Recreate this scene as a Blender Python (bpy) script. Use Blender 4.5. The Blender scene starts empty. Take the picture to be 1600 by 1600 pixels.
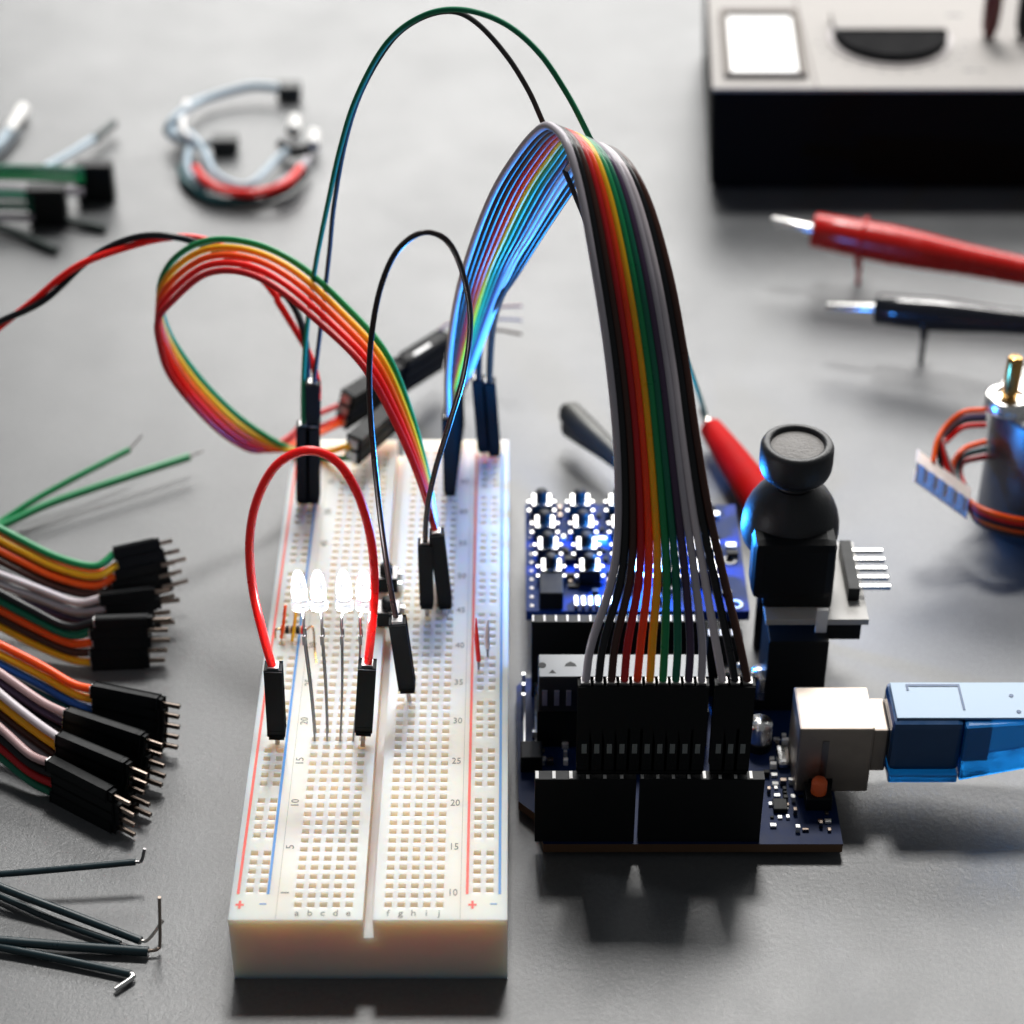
import bpy, bmesh, math, random
from mathutils import Vector, Matrix
random.seed(7)
S = bpy.context.scene
COL = S.collection
# ---------------------------------------------------------------- camera
TH = math.radians(36.8); FPX = 3434.0
CAM = Vector((0, -29.86, 34.10))
cd = bpy.data.cameras.new('camera'); cam = bpy.data.objects.new('camera', cd); COL.objects.link(cam)
cam.location = CAM; cam.rotation_euler = (math.radians(90) - TH, 0, 0)
cd.sensor_width = 36; cd.lens = FPX / 1600 * 36; cd.clip_start = 1; cd.clip_end = 2000
cd.dof.use_dof = True; cd.dof.focus_distance = 46.0; cd.dof.aperture_fstop = 0.12
S.camera = cam
# ---------------------------------------------------------------- world, lamps, exposure
W = bpy.data.worlds.new('World'); S.world = W; W.use_nodes = True
bg = W.node_tree.nodes['Background']; bg.inputs[0].default_value = (0.92, 0.96, 1.0, 1); bg.inputs[1].default_value = 0.13
S.view_settings.view_transform = 'Standard'; S.view_settings.look = 'None'
S.view_settings.exposure = 0.0; S.view_settings.gamma = 1.0; S.view_settings.use_curve_mapping = False
S.cycles.use_denoising = True
S.cycles.max_bounces = 8
S.cycles.sample_clamp_indirect = 6


def area(name, loc, target, sx, sy, power, color):
    l = bpy.data.lights.new(name, 'AREA'); l.shape = 'RECTANGLE'; l.size = sx; l.size_y = sy
    l.energy = power; l.color = color
    o = bpy.data.objects.new(name, l); COL.objects.link(o); o.location = loc
    o.rotation_euler = (Vector(target) - Vector(loc)).to_track_quat('-Z', 'Y').to_euler()
    return o


# high key lamp behind the table throws the shadows towards the viewer
area('key_lamp', (8, 139, 224), (1, 10, 0), 46, 36, 560000, (1, 0.98, 0.95))
# big low window behind gives the sheen on the table top
area('window_light', (34, 138, 56), (4, 20, 0), 190, 96, 235000, (1, 0.985, 0.96))
area('upper_fill_light', (44, 139, 92), (4, 20, 0), 180, 44, 125000, (1, 0.985, 0.96))  # added fill lamp, brightens the middle of the table
# blue indicator lamp on the keypad board behind the ribbon
pl = bpy.data.lights.new('blue_lamp', 'POINT'); pl.energy = 2600; pl.color = (0.025, 0.28, 1.0); pl.shadow_soft_size = 0.22
plo = bpy.data.objects.new('blue_lamp', pl); COL.objects.link(plo)
sp = bpy.data.lights.new('blue_fill_spot', 'SPOT'); sp.energy = 7500; sp.color = (0.03, 0.33, 1.0); sp.shadow_soft_size = 0.2
sp.spot_size = math.radians(112); sp.spot_blend = 0.6            # added spot beside the lamp, aimed to turn the ribbon's underside blue
spo = bpy.data.objects.new('blue_fill_spot', sp); COL.objects.link(spo)


# ---------------------------------------------------------------- projection helpers (photo pixel -> world point)
def ray(px, py):
    u = (px - 800) / FPX; v = -(py - 800) / FPX
    c, s = math.cos(TH), math.sin(TH)
    return Vector((u, c + v * s, -s + v * c))


def G(px, py, z=0.0):                      # the point at height z seen at this pixel
    d = ray(px, py); return CAM + d * ((z - CAM.z) / d.z)


def P(px, py, Y):                          # the point at depth Y seen at this pixel
    d = ray(px, py); return CAM + d * ((Y - CAM.y) / d.y)


# ---------------------------------------------------------------- materials
MATS = {}


def mat(name, color, rough=0.5, metal=0.0, spec=0.5, trans=0.0, sss=0.0, emit=None, es=0.0, vary=0.06, vscale=3.0, bump=0.0, bscale=20, coat=0.0, sscale=0.5):
    if name in MATS: return MATS[name]
    m = bpy.data.materials.new(name); m.use_nodes = True; nt = m.node_tree
    b = nt.nodes['Principled BSDF']
    b.inputs['Base Color'].default_value = (*color, 1)
    b.inputs['Roughness'].default_value = rough; b.inputs['Metallic'].default_value = metal
    b.inputs['Specular IOR Level'].default_value = spec
    b.inputs['Transmission Weight'].default_value = trans
    b.inputs['Coat Weight'].default_value = coat
    if sss:
        b.inputs['Subsurface Weight'].default_value = sss
        b.inputs['Subsurface Radius'].default_value = (1.3, 0.60, 0.32)
        b.inputs['Subsurface Scale'].default_value = sscale
    if emit:
        b.inputs['Emission Color'].default_value = (*emit, 1); b.inputs['Emission Strength'].default_value = es
    tc = nt.nodes.new('ShaderNodeTexCoord')
    n = nt.nodes.new('ShaderNodeTexNoise'); n.inputs['Scale'].default_value = vscale; n.inputs['Detail'].default_value = 5
    nt.links.new(tc.outputs['Object'], n.inputs['Vector'])
    if vary:
        r = nt.nodes.new('ShaderNodeMapRange')
        r.inputs['To Min'].default_value = 1 - vary * 2; r.inputs['To Max'].default_value = 1 + vary * 2
        nt.links.new(n.outputs['Fac'], r.inputs['Value'])
        mx = nt.nodes.new('ShaderNodeVectorMath'); mx.operation = 'SCALE'
        mx.inputs[0].default_value = color
        nt.links.new(r.outputs['Result'], mx.inputs['Scale']); nt.links.new(mx.outputs[0], b.inputs['Base Color'])
        r2 = nt.nodes.new('ShaderNodeMapRange'); r2.inputs['To Min'].default_value = max(0.02, rough - 0.12); r2.inputs['To Max'].default_value = min(1, rough + 0.12)
        nt.links.new(n.outputs['Fac'], r2.inputs['Value']); nt.links.new(r2.outputs['Result'], b.inputs['Roughness'])
    if bump:
        n2 = nt.nodes.new('ShaderNodeTexNoise'); n2.inputs['Scale'].default_value = bscale; n2.inputs['Detail'].default_value = 4
        nt.links.new(tc.outputs['Object'], n2.inputs['Vector'])
        bp = nt.nodes.new('ShaderNodeBump'); bp.inputs['Strength'].default_value = bump; bp.inputs['Distance'].default_value = 0.05
        nt.links.new(n2.outputs['Fac'], bp.inputs['Height']); nt.links.new(bp.outputs[0], b.inputs['Normal'])
    MATS[name] = m
    return m


def wire_mat(name, c, rough=0.32, sss=0.0): return mat('wire_' + name, c, rough, vary=0.04, spec=0.32, sss=sss, sscale=.1)


RED = wire_mat('red', (0.80, 0.012, 0.008), sss=.7); DRED = wire_mat('dark_red', (0.48, 0.010, 0.014), sss=.5)
ORANGE = wire_mat('orange', (0.85, 0.10, 0.006), sss=.7); YELLOW = wire_mat('yellow', (0.88, 0.45, 0.012), sss=.7)
GREEN = wire_mat('green', (0.010, 0.25, 0.085), sss=.4); DGREEN = wire_mat('dark_green', (0.006, 0.15, 0.085), sss=.4)
TEAL = wire_mat('teal', (0.010, 0.075, 0.085)); BLUE = wire_mat('blue', (0.02, 0.10, 0.40))
PURPLE = wire_mat('purple', (0.06, 0.035, 0.075)); GREY = wire_mat('grey', (0.42, 0.39, 0.43))
PALE = wire_mat('pale', (0.60, 0.54, 0.57)); BLACK = wire_mat('black', (0.008, 0.009, 0.011))
BROWN = wire_mat('brown', (0.055, 0.020, 0.014)); WHITE = wire_mat('white', (0.75, 0.74, 0.74))
SLATE = wire_mat('slate', (0.035, 0.055, 0.075)); PALEBLUE = wire_mat('pale_blue', (0.36, 0.46, 0.54)); PINK = wire_mat('pink', (0.5, 0.33, 0.33))
HOUS = mat('housing_black', (0.004, 0.005, 0.006), 0.5, vary=0.1, spec=0.16)
HOUSM = mat('crimp_grey', (0.20, 0.22, 0.22), 0.45, metal=0.3)
CRIMP = mat('crimp_tin', (0.55, 0.54, 0.53), 0.35, metal=0.8)
STEEL = mat('steel', (0.62, 0.58, 0.54), 0.22, metal=1.0); BRIGHT = mat('tinned', (0.85, 0.84, 0.82), 0.25, metal=1.0)
DSTEEL = mat('dark_steel', (0.26, 0.25, 0.25), 0.3, metal=1.0)
GOLD = mat('brass', (0.62, 0.36, 0.12), 0.22, metal=1.0); COPPER = mat('copper', (0.31, 0.25, 0.21), 0.3, metal=1.0)
IVORY = mat('ivory_plastic', (0.76, 0.655, 0.56), 0.42, sss=0.9, vary=0.02, spec=0.45, sscale=1.6)
CONTACT = mat('contact', (0.46, 0.36, 0.30), 0.5, metal=0.2)
BLACKP = mat('black_plastic', (0.005, 0.006, 0.007), 0.45, spec=0.2)
RUBBER = mat('rubber', (0.010, 0.011, 0.013), 0.42, spec=0.45, bump=0.15, bscale=12)
RUBTOP = mat('rubber_top', (0.17, 0.162, 0.155), 0.6, spec=0.5, bump=0.6, bscale=14)
PCB = mat('pcb_blue', (0.005, 0.026, 0.125), 0.5, spec=0.12, vary=0.12)
PCBD = mat('pcb_dark', (0.012, 0.014, 0.018), 0.4, spec=0.5)
PCBEDGE = mat('pcb_edge', (0.09, 0.045, 0.02), 0.6)
WHITEP = mat('white_plastic', (0.78, 0.77, 0.75), 0.35, spec=0.5)
SMDW = mat('solder_white', (0.80, 0.80, 0.78), 0.3, metal=0.6)


# ---------------------------------------------------------------- mesh builder
class MB:
    def __init__(self): self.v = []; self.f = []; self.m = []; self.mats = []; self.cur = 0; self.smooth = []; self.sm = False

    def use(self, m):
        if m not in self.mats: self.mats.append(m)
        self.cur = self.mats.index(m); return self

    def add(self, vs, fs):
        if not self.mats: raise RuntimeError('use() first')
        o = len(self.v); self.v += [Vector(x) for x in vs]
        for f in fs: self.f.append([i + o for i in f]); self.m.append(self.cur); self.smooth.append(self.sm)
        return self

    def obox(self, c, ax, ay, az, ch=0.0):
        """box from centre and three half-axis vectors; ch = chamfer"""
        c = Vector(c); bm = bmesh.new(); bmesh.ops.create_cube(bm, size=2)
        M = Matrix((ax, ay, az)).transposed()
        for v in bm.verts: v.co = c + M @ v.co
        if ch > 0: bmesh.ops.bevel(bm, geom=bm.edges[:], offset=ch, segments=2, affect='EDGES', profile=0.6)
        bm.verts.ensure_lookup_table(); bm.verts.index_update()
        self.add([v.co.copy() for v in bm.verts], [[v.index for v in f.verts] for f in bm.faces]); bm.free(); return self

    def box(self, x0, x1, y0, y1, z0, z1, ch=0.0):
        return self.obox(((x0 + x1) / 2, (y0 + y1) / 2, (z0 + z1) / 2), Vector(((x1 - x0) / 2, 0, 0)), Vector((0, (y1 - y0) / 2, 0)), Vector((0, 0, (z1 - z0) / 2)), ch)

    def tube(self, pts, r, n=10, caps=True):
        pts = [Vector(p) for p in pts]; k = len(pts)
        rs = r if isinstance(r, (list, tuple)) else [r] * k
        T = [(pts[min(i + 1, k - 1)] - pts[max(i - 1, 0)]).normalized() for i in range(k)]
        up = Vector((0, 0, 1)) if abs(T[0].z) < 0.9 else Vector((0, 1, 0))
        N = (up - T[0] * up.dot(T[0])).normalized(); vs = []; fs = []
        for i in range(k):
            N = (N - T[i] * N.dot(T[i])).normalized(); B = T[i].cross(N)
            for j in range(n):
                a = 2 * math.pi * j / n; vs.append(pts[i] + (N * math.cos(a) + B * math.sin(a)) * rs[i])
        for i in range(k - 1):
            for j in range(n):
                fs.append([i * n + j, i * n + (j + 1) % n, (i + 1) * n + (j + 1) % n, (i + 1) * n + j])
        sm, self.sm = self.sm, True; self.add(vs, fs); self.sm = sm
        if caps: self.add(vs[:n], [list(range(n))[::-1]]); self.add(vs[-n:], [list(range(n))])
        return self

    def lathe(self, prof, c, n=40, axis=Vector((0, 0, 1)), smooth=True):
        axis = Vector(axis).normalized(); u = axis.orthogonal().normalized(); w = axis.cross(u); c = Vector(c)
        vs = []; fs = []
        for (r, z) in prof:
            for j in range(n):
                a = 2 * math.pi * j / n; vs.append(c + axis * z + (u * math.cos(a) + w * math.sin(a)) * r)
        for i in range(len(prof) - 1):
            for j in range(n):
                fs.append([i * n + j, i * n + (j + 1) % n, (i + 1) * n + (j + 1) % n, (i + 1) * n + j])
        sm, self.sm = self.sm, smooth; self.add(vs, fs); self.sm = sm
        if prof[0][0] > 1e-6: self.add(vs[:n], [list(range(n))[::-1]])
        if prof[-1][0] > 1e-6: self.add(vs[-n:], [list(range(n))])
        return self

    def text(self, s, loc, size, rot=0.0, depth=0.012, xs=1.0, ys=1.0):
        cu = bpy.data.curves.new('t', 'FONT'); cu.body = s; cu.size = size; cu.align_x = 'CENTER'; cu.align_y = 'CENTER'; cu.extrude = depth / 2; cu.resolution_u = 2
        o = bpy.data.objects.new('t', cu); COL.objects.link(o)
        me = bpy.data.meshes.new_from_object(o, depsgraph=bpy.context.evaluated_depsgraph_get())
        bpy.data.objects.remove(o)
        M = Matrix.Translation(loc) @ Matrix.Rotation(rot, 4, 'Z') @ Matrix.Diagonal((xs, ys, 1, 1))
        self.add([M @ v.co for v in me.vertices], [list(p.vertices) for p in me.polygons])
        bpy.data.meshes.remove(me); bpy.data.curves.remove(cu); return self


def cr(pts, n=9):
    """Catmull-Rom through points"""
    p = [Vector(x) for x in pts]; p = [p[0] * 2 - p[1]] + p + [p[-1] * 2 - p[-2]]; out = []
    for i in range(1, len(p) - 2):
        a, b, c, d = p[i - 1:i + 3]
        for k in range(n):
            t = k / n
            out.append(0.5 * ((2 * b) + (c - a) * t + (2 * a - 5 * b + 4 * c - d) * t * t + (3 * b - a - 3 * c + d) * t ** 3))
    out.append(p[-2].copy()); return out


def thing(name, label, cat, loc=(0, 0, 0), group=None):
    o = bpy.data.objects.new(name, None); COL.objects.link(o); o.location = loc; o.empty_display_size = 0.3
    o['label'] = label; o['category'] = cat
    if group: o['group'] = group
    return o


def rootloc(o):
    while o.parent: o = o.parent
    return Vector(o.location)


def obj(name, mb, parent=None, label=None, weld=False):
    me = bpy.data.meshes.new(name); off = rootloc(parent) if parent else Vector((0, 0, 0))
    me.from_pydata([v - off for v in mb.v], [], mb.f)
    for m in mb.mats: me.materials.append(m)
    me.polygons.foreach_set('material_index', mb.m); me.polygons.foreach_set('use_smooth', mb.smooth)
    bm = bmesh.new(); bm.from_mesh(me); bmesh.ops.recalc_face_normals(bm, faces=bm.faces[:]); bm.to_mesh(me); bm.free()
    me.update(); o = bpy.data.objects.new(name, me); COL.objects.link(o)
    if parent: o.parent = parent
    if label: o['label'] = label
    return o


def copy_thing(root, delta, label=None):
    r = root.copy(); COL.objects.link(r); r.location = root.location + Vector(delta)
    if label: r['label'] = label
    for ch in list(root.children):
        c = ch.copy(); COL.objects.link(c); c.parent = r
        for g in list(ch.children):
            d = g.copy(); COL.objects.link(d); d.parent = c
    return r


def wire(name, pts, r, m, parent, n=9, label=None, raw=False):
    return obj(name, MB().use(m).tube(pts if raw else cr(pts, n), r), parent, label)


def housing(a, b, w, parent, pin=0.4, h=None, side=None, win=False, pinm=None, name='connector_housing'):
    """black crimp housing from a (wire end) to b (pin end) with its pin"""
    a, b = Vector(a), Vector(b); d = (b - a); L = d.length; d.normalize(); h = h or w
    s = Vector(side) if side else (Vector((1, 0, 0)) if abs(d.x) < 0.8 else Vector((0, 1, 0)))
    s = (s - d * s.dot(d)).normalized(); t = d.cross(s)
    mb = MB().use(HOUS).obox((a + b - d * .11) / 2, s * w / 2, t * h / 2, d * (L - .11) / 2, min(w, h) * 0.1)
    mb.obox(b - d * .12, s * w * .40, t * h * .40, d * .12, min(w, h) * .12)
    mb.use(CRIMP).obox(a - d * 0.012, s * w * 0.36, t * h * 0.36, d * 0.05)
    if win:
        ws = -t if t.y > 0 else t
        mb.use(HOUSM).obox(a + d * L * 0.70 + ws * (h / 2), s * w * 0.20, ws * 0.006, d * 0.13)
    o = obj(name, mb, parent)
    if pin:
        pb = MB().use(pinm or STEEL).obox(b + d * pin / 2, s * 0.036, t * 0.036, d * pin / 2, 0.01)
        obj('pin', pb, o)
    return o


# ---------------------------------------------------------------- setting: the table
def table():
    m = bpy.data.materials.new('table_grey'); m.use_nodes = True; nt = m.node_tree; b = nt.nodes['Principled BSDF']
    tc = nt.nodes.new('ShaderNodeTexCoord')
    n1 = nt.nodes.new('ShaderNodeTexNoise'); n1.inputs['Scale'].default_value = 9; n1.inputs['Detail'].default_value = 8; n1.inputs['Roughness'].default_value = 0.75
    n2 = nt.nodes.new('ShaderNodeTexNoise'); n2.inputs['Scale'].default_value = 0.5; n2.inputs['Detail'].default_value = 3
    for n in (n1, n2): nt.links.new(tc.outputs['Object'], n.inputs['Vector'])
    mx = nt.nodes.new('ShaderNodeMix'); mx.inputs[0].default_value = 0.3
    nt.links.new(n1.outputs['Fac'], mx.inputs[2]); nt.links.new(n2.outputs['Fac'], mx.inputs[3])
    cr_ = nt.nodes.new('ShaderNodeValToRGB'); cr_.color_ramp.elements[0].position = 0.3; cr_.color_ramp.elements[1].position = 0.7
    cr_.color_ramp.elements[0].color = (0.066, 0.070, 0.074, 1); cr_.color_ramp.elements[1].color = (0.113, 0.117, 0.120, 1)
    nt.links.new(mx.outputs[0], cr_.inputs[0]); nt.links.new(cr_.outputs[0], b.inputs['Base Color'])
    b.inputs['Roughness'].default_value = 0.34; b.inputs['Specular IOR Level'].default_value = 0.7
    n3 = nt.nodes.new('ShaderNodeTexNoise'); n3.inputs['Scale'].default_value = 0.22; n3.inputs['Detail'].default_value = 6; n3.inputs['Roughness'].default_value = 0.65
    nt.links.new(tc.outputs['Object'], n3.inputs['Vector'])
    mr_ = nt.nodes.new('ShaderNodeMapRange'); mr_.inputs['From Min'].default_value = .3; mr_.inputs['From Max'].default_value = .7; mr_.inputs['To Min'].default_value = .28; mr_.inputs['To Max'].default_value = .42
    nt.links.new(n3.outputs['Fac'], mr_.inputs['Value']); nt.links.new(mr_.outputs['Result'], b.inputs['Roughness'])
    bp = nt.nodes.new('ShaderNodeBump'); bp.inputs['Strength'].default_value = 0.32; bp.inputs['Distance'].default_value = 0.03
    nt.links.new(n1.outputs['Fac'], bp.inputs['Height']); nt.links.new(bp.outputs[0], b.inputs['Normal'])
    mb = MB().use(m).box(-90, 90, -60, 95, -2, 0)
    o = obj('table_surface', mb); o['kind'] = 'structure'


table()

# ---------------------------------------------------------------- breadboard
BT = 1.73                                   # top of the board
BX0, BX1, BL = -5.60, -0.09, 16.5
BC = (BX0 + BX1) / 2
ROW0, PITCH, NROW = 0.40, 0.254, 62


def breadboard():
    t = thing('breadboard', 'long ivory solderless breadboard full of holes with red and blue rail lines', 'breadboard', (BC, BL / 2, 0))
    hs = 0.075; DEP = 0.20

    def strip_top(mb, x0, x1, xs, ys, y0, y1, z):
        hx = sorted(xs); hy = sorted(ys)
        X = [x0] + [c for q in hx for c in (q - hs, q + hs)] + [x1]; Y = [y0] + [c for q in hy for c in (q - hs * 0.95, q + hs * 0.95)] + [y1]
        for i in range(len(X) - 1):
            for j in range(len(Y) - 1):
                a, b_, c, d = X[i], X[i + 1], Y[j], Y[j + 1]
                if i % 2 == 1 and j % 2 == 1:
                    k = 0.015
                    V = [(a, c, z), (b_, c, z), (b_, d, z), (a, d, z), (a + k, c + k, z - DEP), (b_ - k, c + k, z - DEP), (b_ - k, d - k, z - DEP), (a + k, d - k, z - DEP)]
                    mb.use(IVORY).add(V, [[0, 1, 5, 4], [1, 2, 6, 5], [2, 3, 7, 6], [3, 0, 4, 7]])
                    mb.use(CONTACT).add(V[4:], [[0, 1, 2, 3]])
                else:
                    mb.use(IVORY).add([(a, c, z), (b_, c, z), (b_, d, z), (a, d, z)], [[0, 1, 2, 3]])

    def walls(mb, x0, x1, y0, y1, z0, z1):
        V = [(x0, y0, z0), (x1, y0, z0), (x1, y1, z0), (x0, y1, z0), (x0, y0, z1), (x1, y0, z1), (x1, y1, z1), (x0, y1, z1)]
        mb.use(IVORY).add(V, [[0, 1, 5, 4], [1, 2, 6, 5], [2, 3, 7, 6], [3, 0, 4, 7], [0, 3, 2, 1]])

    def fin(name, mb):
        o = obj(name, mb, t); me = o.data
        bm = bmesh.new(); bm.from_mesh(me); bmesh.ops.remove_doubles(bm, verts=bm.verts[:], dist=0.0005)
        bm.to_mesh(me); bm.free(); return o
    ys = [ROW0 + PITCH * k for k in range(NROW)]
    ry = [ROW0 + 0.4 + PITCH * k for k in range(59) if k % 6 != 5]
    # centre strip with the channel
    cx0, cx1 = BC - 1.82, BC + 1.82; g = 0.10
    mb = MB().use(IVORY)
    cx0, cx1 = BX0, BX1
    xi0, xi1 = BC - 1.82, BC + 1.82
    strip_top(mb, xi0, BC - g, [BC - 0.39 - PITCH * k for k in range(5)], ys, 0, BL, BT)
    strip_top(mb, BC + g, xi1, [BC + 0.39 + PITCH * k for k in range(5)], ys, 0, BL, BT)
    zc = BT - 0.52
    F = [(cx0, 0), (cx1, 0)]
    for y in (0, BL):
        mb.add([(cx0, y, 0), (BC - g, y, 0), (BC + g, y, 0), (cx1, y, 0), (cx1, y, BT), (BC + g, y, BT), (BC + g, y, zc), (BC - g, y, zc), (BC - g, y, BT), (cx0, y, BT)],
               [[0, 1, 7, 8, 9], [1, 2, 6, 7], [2, 3, 4, 5, 6]])
    mb.add([(BC - g, 0, BT), (BC - g, BL, BT), (BC - g, BL, zc), (BC - g, 0, zc), (BC + g, 0, BT), (BC + g, BL, BT), (BC + g, BL, zc), (BC + g, 0, zc)],
           [[0, 1, 2, 3], [4, 5, 6, 7], [3, 2, 6, 7]])
    for x in (cx0, cx1): mb.add([(x, 0, 0), (x, BL, 0), (x, BL, BT), (x, 0, BT)], [[0, 1, 2, 3]])
    for sgn in (-1, 1):
        x0, x1 = (BX0, xi0) if sgn < 0 else (xi1, BX1)
        strip_top(mb, x0, x1, [BC + sgn * 2.14, BC + sgn * 2.40], ry, 0, BL, BT)
    mb.use(IVORY).add([(cx0, 0, 0), (cx1, 0, 0), (cx1, BL, 0), (cx0, BL, 0)], [[0, 3, 2, 1]])
    fin('body', mb)
    SEAM = mat('seam_shadow', (0.42, 0.37, 0.32), .6)
    for x in (xi0, xi1): obj('strip_seam', MB().use(SEAM).box(x - .006, x + .006, 0.02, BL - .02, BT + .0005, BT + .002), t)
    LR = mat('print_red', (0.72, 0.055, 0.035), 0.5); LB = mat('print_blue', (0.03, 0.20, 0.50), 0.5); LK = mat('print_grey', (0.17, 0.165, 0.16), 0.6)
    for off, m in ((-2.62, LR), (-2.02, LB), (1.95, LR), (2.60, LB)):
        obj('rail_line', MB().use(m).box(BC + off - 0.028, BC + off + 0.028, 0.68, BL - 0.6, BT + 0.001, BT + 0.006), t, 'red rail line' if m is LR else 'blue rail line')
    for x in (BC - 2.56, BC + 2.06):
        mr = MB().use(LR).box(x - 0.085, x + 0.085, 0.37, 0.42, BT + 0.001, BT + 0.005); mr.box(x - 0.026, x + 0.026, 0.29, 0.50, BT + 0.002, BT + 0.0065)
        obj('plus_mark', mr, t)
    for x in (BC - 2.10, BC + 2.48): obj('minus_mark', MB().use(LB).box(x - 0.07, x + 0.07, 0.40, 0.43, BT + 0.001, BT + 0.005), t)
    for i, c in enumerate('abcdefghij'):
        x = BC + (-0.39 - PITCH * (4 - i) if i < 5 else 0.39 + PITCH * (i - 5))
        obj('column_letter', MB().use(LK).text(c, (x, 0.17, BT + 0.004), 0.23, 0, 0.006), t)
    for k in range(12):
        y = 0.72 + 1.27 * k
        obj('row_number', MB().use(LK).text('1' if k == 0 else str(5 * k), (BC - 1.68, y, BT + 0.004), 0.24, math.pi / 2, 0.006), t)
        obj('row_number', MB().use(LK).text(str(10 + 5 * k), (BC + 1.66, y, BT + 0.004), 0.26, 0, 0.006, 0.8, 1.0), t)


breadboard()
HOLE = lambda px, py: G(px, py, BT)

# ---------------------------------------------------------------- jumper wires on the breadboard


def pixpath(rows): return [P(*r) for r in rows]


# red arch
Y1 = G(434, 1162, BT).y
t = thing('jumper_wire', 'short bright red jumper wire arching over the four lit white lamps', 'jumper wire', HOLE(434, 1162))
JR = mat('wire_bright_red', (0.90, 0.010, 0.010), 0.3, vary=.02, sss=.9, sscale=.12)
wire('wire', pixpath([(428, 1050, Y1), (412, 995, Y1), (395, 920, Y1), (390, 845, Y1 + .02), (402, 780, Y1 + .05), (432, 727, Y1 + .08), (478, 704, Y1 + .1), (522, 718, Y1 + .1), (556, 765, Y1 + .08), (577, 830, Y1 + .06), (585, 900, Y1 + .05), (582, 970, Y1), (574, 1045, Y1)]), 0.092, JR, t)
housing(P(427, 1042, Y1), P(433, 1148, Y1), 0.32, t, pin=0.42)
housing(P(574, 1038, Y1), P(568, 1142, Y1), 0.32, t, pin=0.42)
# black arch
Ya, Yb = HOLE(640, 1095).y, HOLE(668, 962).y
t = thing('jumper_wire', 'thin black jumper wire standing in a tall narrow loop over the middle channel', 'jumper wire', HOLE(640, 1095))
L = [(622, 980), (612, 930), (597, 830), (583, 700), (577, 600), (581, 520), (596, 445), (622, 390), (662, 363), (700, 378), (724, 430), (735, 500), (726, 580), (703, 660), (680, 735), (667, 800), (664, 855)]
wire('wire', pixpath([(x, y, Ya + (Yb - Ya) * i / (len(L) - 1)) for i, (x, y) in enumerate(L)]), 0.062, mat('wire_black_brown', (0.020, 0.011, 0.010), 0.3), t)
housing(P(621, 970, Ya), P(637, 1076, Ya), 0.31, t, pin=0.42)
housing(P(664, 848, Yb), P(667, 946, Yb), 0.27, t, pin=0.4)
# tall green and grey arches
Yg = HOLE(480, 787).y
GA = [(474, 672, Yg), (474, 600, Yg), (479, 520, Yg), (492, 420, Yg - .1), (512, 320, Yg - .3), (532, 230, Yg - .5), (558, 150, Yg - .8), (604, 68, Yg - 1.2), (660, 25, Yg - 1.6), (720, 15, Yg - 2), (785, 35, Yg - 2.2), (840, 80, Yg - 2.4), (885, 145, Yg - 2.6), (922, 216, Yg - 2.8), (985, 345, Yg - 1.6), (1050, 500, Yg), (1085, 595, Yg + 1.5)]
GB = [(490, 600, Yg), (500, 520, Yg), (514, 400, Yg), (522, 320, Yg - .1), (540, 220, Yg - .3), (566, 140, Yg - .5), (610, 66, Yg - .8), (655, 30, Yg - 1.1), (705, 18, Yg - 1.4), (745, 36, Yg - 1.6), (790, 85, Yg - 1.8), (825, 140, Yg - 2.0), (850, 195, Yg - 2.2), (888, 280, Yg - 2.4), (925, 372, Yg - 2.8), (975, 520, Yg - 3.3), (1000, 700, Yg - 4), (1010, 830, Yg - 4.6)]
t = thing('jumper_wire', 'long dark green jumper wire in the tallest arch, running down to the red clip sleeve', 'jumper wire', HOLE(474, 790))
wire('wire', pixpath(GA) + [G(1103, 650, .95)], 0.060, mat('wire_deep_green', (0.008, 0.17, 0.08), 0.6, spec=.2), t)
housing(P(474, 664, Yg), P(473, 782, Yg), 0.27, t, pin=0.3)
t = thing('jumper_wire', 'long slate grey jumper wire rising beside the green arch and passing behind the wide ribbon', 'jumper wire', HOLE(489, 790))
wire('wire', pixpath(GB), 0.056, mat('wire_slate_dark', (0.040, 0.038, 0.040), 0.6, spec=.2), t)
housing(P(488, 598, Yg + .02), P(489, 664, Yg + .02), 0.26, t, pin=0)
housing(P(489, 666, Yg), P(490, 782, Yg), 0.27, t, pin=0.3)

# ---------------------------------------------------------------- five strand rainbow ribbon on the left
t = thing('ribbon_cable', 'five strand rainbow ribbon cable looping left of the board in green, yellow, orange and reds', 'ribbon cable', HOLE(697, 960))
Yr = HOLE(697, 960).y
# edge A = green (far side), edge B = dark red (near side)
A = [(690, 830, Yr + 1.1), (668, 745, Yr + 1.6), (640, 640, Yr + 2.4), (602, 550, Yr + 3.0), (540, 478, Yr + 3.8), (465, 412, Yr + 4.6), (395, 380, Yr + 5.2), (325, 376, Yr + 5.8), (272, 405, Yr + 6.2), (249, 455, Yr + 6.3), (264, 520, Yr + 6.3), (309, 587, Yr + 6.2), (366, 646, Yr + 6.1), (418, 683, Yr + 6.2), (456, 702, Yr + 6.4)]
B = [(684, 835, Yr + 0.0), (655, 748, Yr + .5), (615, 655, Yr + 1.2), (566, 570, Yr + 1.8), (500, 505, Yr + 2.8), (430, 448, Yr + 3.7), (372, 424, Yr + 4.4), (318, 430, Yr + 5.0), (270, 470, Yr + 5.4), (247, 500, Yr + 5.6), (250, 540, Yr + 5.6), (268, 590, Yr + 5.5), (320, 652, Yr + 5.5), (366, 690, Yr + 5.7), (408, 704, Yr + 6.0)]
cols = [GREEN, YELLOW, ORANGE, RED, DRED]
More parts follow.
